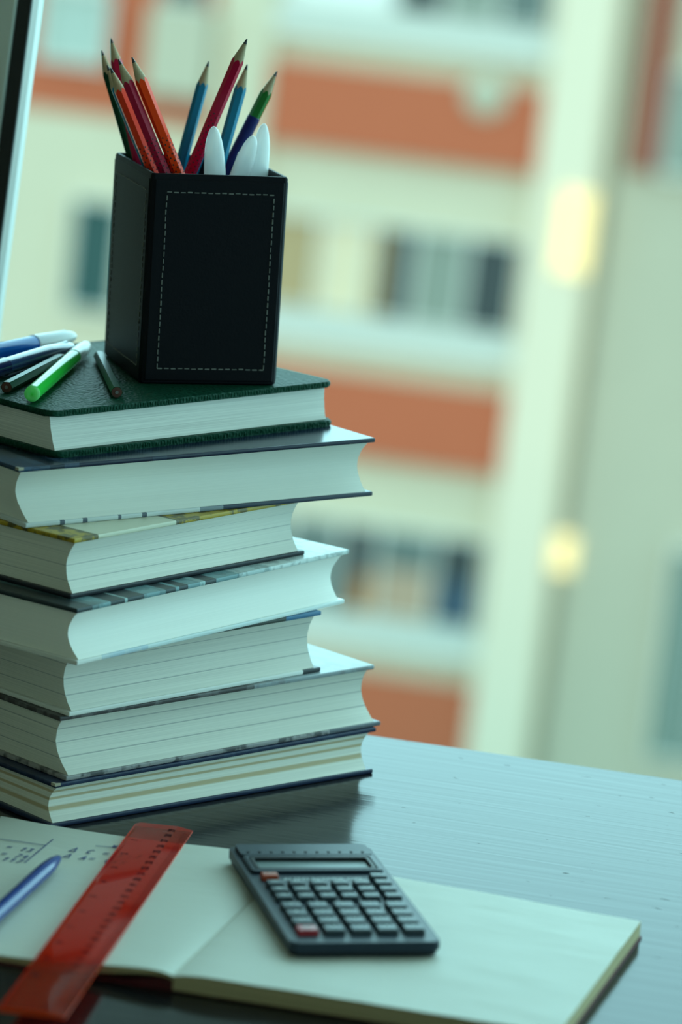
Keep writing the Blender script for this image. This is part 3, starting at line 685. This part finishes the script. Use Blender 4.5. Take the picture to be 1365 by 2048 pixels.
# maroon endpaper arching up under the left pages beside the gutter
bm = bmesh.new(); pr = []
for i in range(13):
    d = 0.036*i/12; z = 0.0013+0.0052*math.exp(-(d/0.016)**2); pr.append((-0.0006-d, z))
A = [[bm.verts.new((x+yy*(fl[0]/fl[1]), yy, z)) for x, z in pr] for yy in (0.003, fl[1]-0.002)]
Bq = [[bm.verts.new((x+yy*(fl[0]/fl[1]), yy, 0.0011)) for x, z in pr] for yy in (0.003, fl[1]-0.002)]
for i in range(12):
    bm.faces.new((A[0][i], A[0][i+1], A[1][i+1], A[1][i])); bm.faces.new((A[0][i+1], A[0][i], Bq[0][i], Bq[0][i+1]))
obj('endpaper', bm, M_maroon, note, smooth=False)
# handwriting on the left page: thin pen strokes laid on the paper
GL = {'=': [((0, .35), (.6, .38)), ((0, .62), (.6, .66))], '1': [((.1, .75), (.4, 1), (.35, 0))], '3': [((0, .95), (.5, .95), (.2, .6), (.5, .4), (.4, .05), (0, .05))],
      '7': [((0, 1), (.55, .95), (.2, 0))], '4': [((.3, 1), (0, .4), (.6, .4)), ((.45, .7), (.4, 0))], 'D': [((0, 0), (.35, 1), (.75, 0), (0, 0))], '-': [((0, .5), (.45, .52))],
      'C': [((.6, .9), (.3, 1), (.02, .5), (.25, 0), (.6, .1))], 'x': [((0, .7), (.5, 0)), ((.5, .7), (0, 0))], 'A': [((0, 0), (.3, .9), (.6, 0)), ((.1, .35), (.5, .35))],
      'n': [((0, 0), (.05, .5), (.3, .5), (.35, 0))], 'w': [((0, .6), (.15, 0), (.35, .5), (.5, 0), (.7, .65))], 'a': [((.5, .55), (.15, .55), (0, .25), (.2, 0), (.45, .3), (.5, .5), (.55, 0))]}
def glyph_d(x): return -x
bm = bmesh.new()
def stroke(pts, w=0.00032):
    P_ = [Vector((x, y, zl(LW*max(0, -(x-y*fl[0]/fl[1]))/(LW+(abs(lf[0]-fl[0])-LW)*max(0, y/fl[1])))+0.0005)) for x, y in pts]
    for p, q in zip(P_, P_[1:]):
        d = (q-p); d.z = 0
        if d.length < 1e-6: continue
        nrm = Vector((-d.y, d.x, 0)).normalized()*w
        top = Vector((0, 0, 0.0001)); e = d.normalized()*w*0.6
        vs = [bm.verts.new(v) for v in (p-nrm-e, q-nrm+e, q+nrm+e, p+nrm-e)]; vt = [bm.verts.new(v.co+top) for v in vs]
        bm.faces.new(vt); 
        for i in range(4): bm.faces.new((vs[i], vs[(i+1) % 4], vt[(i+1) % 4], vt[i]))
def write(s, x, y, h, slant=0.15, adv=1.1, asp=0.6):
    for ch in s:
        if ch in GL:
            for st in GL[ch]: stroke([(x+(px+py*slant)*h*asp, y+py*h+random.uniform(-.03, .03)*h) for px, py in st])
        x += h*adv*asp
    return x
for s, x, y, h in (('= 13', -0.1558, 0.1664, 0.0062), ('= 74', -0.1537, 0.1541, 0.0062), ('117', -0.1495, 0.1452, 0.0062), ('D C = x-1', -0.1231, 0.1776, 0.007), ('D A= Cnx', -0.122, 0.1658, 0.007), ('w', -0.1046, 0.1943, 0.005)): write(s, x, y, h)
for a, c in (((-0.1647, 0.1812), (-0.138, 0.1816)), ((-0.1388, 0.1939), (-0.1366, 0.1473)), ((-0.1132, 0.1926), (-0.0988, 0.1944))): stroke([a, c], 0.0003)
tag(obj('handwriting', bm, M_ink, note), kind='stuff')['label'] = 'blue handwritten sums'

# ------------------------------------------------------------------ ruler
def tinted_clear(name, col, f=1.16):
    m = bpy.data.materials.new(name); m.use_nodes = True; n = m.node_tree.nodes; l = m.node_tree.links; n.clear()
    out = n.new('ShaderNodeOutputMaterial'); tp = n.new('ShaderNodeBsdfTransparent'); tp.inputs[0].default_value = (*col, 1)
    df = n.new('ShaderNodeBsdfTranslucent'); df.inputs[0].default_value = (0.9, 0.07, 0.01, 1)
    gl = n.new('ShaderNodeBsdfGlossy'); gl.inputs['Roughness'].default_value = 0.06
    fr_ = n.new('ShaderNodeFresnel'); fr_.inputs[0].default_value = f
    a = n.new('ShaderNodeMixShader'); a.inputs[0].default_value = 0.27; l.new(tp.outputs[0], a.inputs[1])
    d2 = n.new('ShaderNodeBsdfDiffuse'); d2.inputs[0].default_value = (0.85, 0.06, 0.012, 1); h = n.new('ShaderNodeMixShader'); l.new(df.outputs[0], h.inputs[1]); l.new(d2.outputs[0], h.inputs[2]); l.new(h.outputs[0], a.inputs[2])
    ge = n.new('ShaderNodeNewGeometry'); iv = n.new('ShaderNodeMath'); iv.operation = 'SUBTRACT'; iv.inputs[0].default_value = 1.0; l.new(ge.outputs['Backfacing'], iv.inputs[1])
    mu = n.new('ShaderNodeMath'); mu.operation = 'MULTIPLY'; l.new(fr_.outputs[0], mu.inputs[0]); l.new(iv.outputs[0], mu.inputs[1])
    c = n.new('ShaderNodeMixShader'); l.new(mu.outputs[0], c.inputs[0]); l.new(a.outputs[0], c.inputs[1]); l.new(gl.outputs[0], c.inputs[2]); l.new(c.outputs[0], out.inputs[0]); return m
M_rul = tinted_clear('red_clear_plastic', (0.92, 0.15, 0.04))
M_redge = mat('bright_red_edge', (0.80, 0.06, 0.008), 0.3)
M_rprint = mat('dark_red_print', (0.030, 0.003, 0.003), 0.8, spec=0.05)
A_ = Vector((-0.1022, 2.0406, 0.0070)); B_ = Vector((-0.0696, 2.0406, 0.0070)); N_ = Vector((-0.113, 1.7142, 0.0098))
ey = (B_-N_).normalized(); RL = (B_-N_).length; ex_ = (A_-B_); ex_ = (ex_-ey*ex_.dot(ey)).normalized(); ez_ = (-ex_).cross(ey)
# local frame: x across to the right, y along towards the far end, origin at near right corner
rm = Matrix((( -ex_.x, ey.x, ez_.x, N_.x), (-ex_.y, ey.y, ez_.y, N_.y), (-ex_.z, ey.z, ez_.z, N_.z), (0, 0, 0, 1)))
rul = bpy.data.objects.new('ruler', None); C.objects.link(rul); rul.matrix_world = rm
tag(rul, 'transparent red plastic ruler lying across the notebook and past its edge', 'ruler')
RW, RT = 0.0325, 0.0024
bm = bmesh.new()
prof = [(-RW, 0), (0, 0), (0, 0.0008), (-0.0085, RT), (-RW+0.003, RT), (-RW, 0.0014)]
Aa = [bm.verts.new((x, 0, z)) for x, z in prof]; Bb = [bm.verts.new((x, RL, z)) for x, z in prof]
for i in range(6):
    f = bm.faces.new((Aa[i], Aa[(i+1) % 6], Bb[(i+1) % 6], Bb[i]))
    if i in (1, 5): f.material_index = 1
f = bm.faces.new(Aa[::-1]); f.material_index = 1; f = bm.faces.new(Bb); f.material_index = 1
bmesh.ops.recalc_face_normals(bm, faces=bm.faces)
obj('ruler_blade', bm, [M_rul, M_redge], rul)
bm = bmesh.new()
slope = (RT-0.0008)/0.0085
PITCH_CM = 0.01075
y0r = RL-0.009-29*PITCH_CM
for k in range(0, 291):
    y = y0r+k*PITCH_CM/10; Lk = 0.0062 if k % 10 == 0 else (0.0048 if k % 5 == 0 else 0.0034)
    x1 = -0.0006; x0 = x1-Lk; w = 0.00009
    vs = [bm.verts.new((x, yy, 0.0008-x*slope+0.00006)) for x, yy in ((x0, y-w), (x1, y-w), (x1, y+w), (x0, y+w))]
    bm.faces.new(vs)
tag(obj('scale_ticks', bm, M_rprint, rul), kind='stuff')
bm = text_bm([(str(29-k if False else k), -0.0102, y0r+k*PITCH_CM, PI/2) for k in range(0, 30)], 0.0052, 0.00025)
for v in bm.verts: v.co.z = RT+0.00006 if v.co.x < -0.0085 else 0.0008-v.co.x*slope+0.00006
tag(obj('scale_numbers', bm, M_rprint, rul), kind='stuff')
bm = text_bm([(str(k), -RW+0.0065, RL-0.035-(k-1)*0.0270, PI/2) for k in range(1, 11)], 0.0052, 0.00025)
for v in bm.verts: v.co.z = RT+0.00006
tag(obj('inch_numbers', bm, M_rprint, rul), kind='stuff')

# ------------------------------------------------------------------ blue ballpoint pen
M_bball = mat('dark_blue_plastic', (0.016, 0.045, 0.22), 0.13, spec=0.3)
M_chrome = mat('steel_tip', (0.7, 0.7, 0.7), 0.2, 1.0)
ptip = Vector((-0.1372, 1.9660, 0.0106)); pend = Vector((-0.1662, 1.8370, 0.0100))
d = (ptip-pend); Lp = d.length
bp_ = empty('ballpoint_pen', pend, label='dark blue ballpoint pen with steel tip lying on the left notebook page', cat='pen', quat=axis_quat(d))
r = 0.0043
sharp(obj('barrel', lathe([(0, 0), (r*0.9, 0), (r, 0.001), (r, Lp-0.030), (r*0.96, Lp-0.022), (r*0.80, Lp-0.012), (r*0.52, Lp-0.004), (r*0.34, Lp-0.0012), (0.0008, Lp-0.001)], 32), M_bball, bp_), 40)
obj('tip', lathe([(0.0011, Lp-0.0016), (0.0008, Lp), (0.0004, Lp+0.0012), (0, Lp+0.0014)], 14), M_chrome, bp_, smooth=True)

# ------------------------------------------------------------------ calculator
M_calc = mat('dark_slate_plastic', (0.013, 0.024, 0.040), 0.42, spec=0.28, bump=0.1, gscale=1500)
M_calc2 = mat('black_plastic', (0.008, 0.010, 0.014), 0.45, spec=0.25)
M_key = mat('key_slate', (0.030, 0.046, 0.060), 0.42, spec=0.4)
M_kred = mat('key_red', (0.36, 0.012, 0.025), 0.35); M_korg = mat('key_orange', (0.42, 0.055, 0.015), 0.4)
M_lcd = mat('lcd_grey', (0.14, 0.18, 0.18), 0.35, spec=0.3)
M_leg_w = mat('pale_print', (0.40, 0.46, 0.46), 0.6)
KZ = 0.0109
cal = empty('calculator', (-0.0104, 1.8238, KZ), R(13.6), 'dark slate calculator with grey display and one red key on the notebook', 'calculator')
CW, CL, CT = 0.0775, 0.1610, 0.0076
def rbox(x0, x1, y0, y1, z0, z1, r, bev, n=5):
    bm = prism(rrect(x0, x1, y0, y1, r, n), z0, z1)
    bmesh.ops.bevel(bm, geom=[e for e in bm.edges if abs(e.verts[0].co.z-e.verts[1].co.z) < 1e-7], offset=bev, segments=3, affect='EDGES', profile=0.5)
    return bm
sharp(obj('case_top', rbox(0, CW, 0, CL, 0.0024, CT, 0.004, 0.0012), M_calc, cal), 40)
sharp(obj('case_bottom', rbox(0.0012, CW-0.0012, 0.0012, CL-0.001, 0, 0.0024, 0.0035, 0.0008), M_calc2, cal), 40)
def ring(x0, x1, y0, y1, t_, z0, z1, m, name, parent, bev=0.0005):
    bm = bmesh.new()
    o = rrect(x0, x1, y0, y1, 0.0025, 4); i_ = rrect(x0+t_, x1-t_, y0+t_, y1-t_, 0.0012, 4); n = len(o)
    lo = [[bm.verts.new((x, y, z)) for x, y in p] for p, z in ((o, z0), (o, z1-bev), ([(a+(b_-a)*0.2, c+(d_-c)*0.2) for (a, c), (b_, d_) in zip(o, i_)], z1), ([(a+(b_-a)*0.85, c+(d_-c)*0.85) for (a, c), (b_, d_) in zip(o, i_)], z1), (i_, z1-bev), (i_, z0))]
    for a, b_ in zip(lo, lo[1:]):
        for k in range(n): bm.faces.new((a[k], a[(k+1) % n], b_[(k+1) % n], b_[k]))
    return sharp(obj(name, bm, m, parent), 40)
# raised upper panel with a recess for the display
ring(0.0030, CW-0.0030, 0.1120, 0.1395, 0.0030, CT-0.0002, CT+0.0020, M_calc, 'display_bezel', cal)
ring(0.0060, CW-0.0060, 0.1150, 0.1365, 0.0025, CT-0.0002, CT+0.0020, M_calc2, 'display_frame', cal)
obj('display', box(0.0080, CW-0.0080, 0.1170, 0.1345, CT-0.0001, CT+0.0002), M_lcd, cal)
sharp(obj('top_panel', rbox(0.0030, CW-0.0030, 0.1400, CL-0.0025, CT-0.0005, CT+0.0020, 0.002, 0.0005), M_calc, cal), 40)
bm = bmesh.new()
for k in range(11): merge(bm, lathe([(0.0009, 0), (0.0009, 0.0004), (0, 0.0005)], 10), Matrix.Translation((0.0075+k*0.00625, 0.1440, CT+0.0020)))
tag(obj('indicator_dots', bm, M_calc2, cal), kind='stuff')
KB = {}
def key(x, y, w, d, m, h=0.0031):
    k = (w, d, m.name)
    if k not in KB:
        b2 = bmesh.new(); add_box(b2, 0, w, 0, d, -0.0003, h, bev=0.0006, seg=2)
        for v in b2.verts:
            if v.co.z > h*0.5: v.co.x += (w/2-v.co.x)*0.07; v.co.y += (d*0.56-v.co.y)*0.10
        o = sharp(obj('key', b2, m, cal), 40); KB[k] = o
    else:
        o = KB[k].copy(); C.objects.link(o)
    o.location = (x, y, CT)
    return o
legend = bmesh.new()
def mark(x, y, w, d):
    b2 = bmesh.new(); add_box(b2, x-w/2, x+w/2, y-d/2, y+d/2, CT+0.0031, CT+0.00318); merge(legend, b2)
for r_ in range(4):
    for c_ in range(5):
        x, y = 0.0060+c_*0.01375, 0.0105+r_*0.0124
        red = (r_ == 0 and c_ == 0)
        o = key(x, y, 0.0108, 0.0092, M_kred if red else M_key)
        if red: o['label'] = 'red key'
        mark(x+0.0054, y+0.0054, 0.0040 if red else 0.0018, 0.0016)
for r_ in range(3):
    for c_ in range(6):
        x, y = 0.0062+c_*0.01155, 0.0640+r_*0.0112
        key(x, y, 0.0090, 0.0072, M_key); mark(x+0.0045, y+0.0042, 0.0036, 0.0014)
key(0.0062+5*0.01155, 0.0976, 0.0090, 0.0072, M_key); mark(0.0107+5*0.01155, 0.1018, 0.0032, 0.0014)
o = key(0.0062, 0.1000, 0.0090, 0.0072, M_korg); o['label'] = 'orange key'
bm = text_bm([('SHIFT', 0.0107, 0.1041, 0)], 0.0030)
for v in bm.verts: v.co.z = CT+0.00316
merge(legend, bm)
tag(obj('key_legends', legend, M_leg_w, cal), kind='stuff')
bm = text_bm([('AUTO POWER OFF', 0.0395, 0.1030, 0)], 0.0050, 0.00015)
for v in bm.verts: v.co.z = CT+0.00008
obj('lettering', bm, M_leg_w, cal)
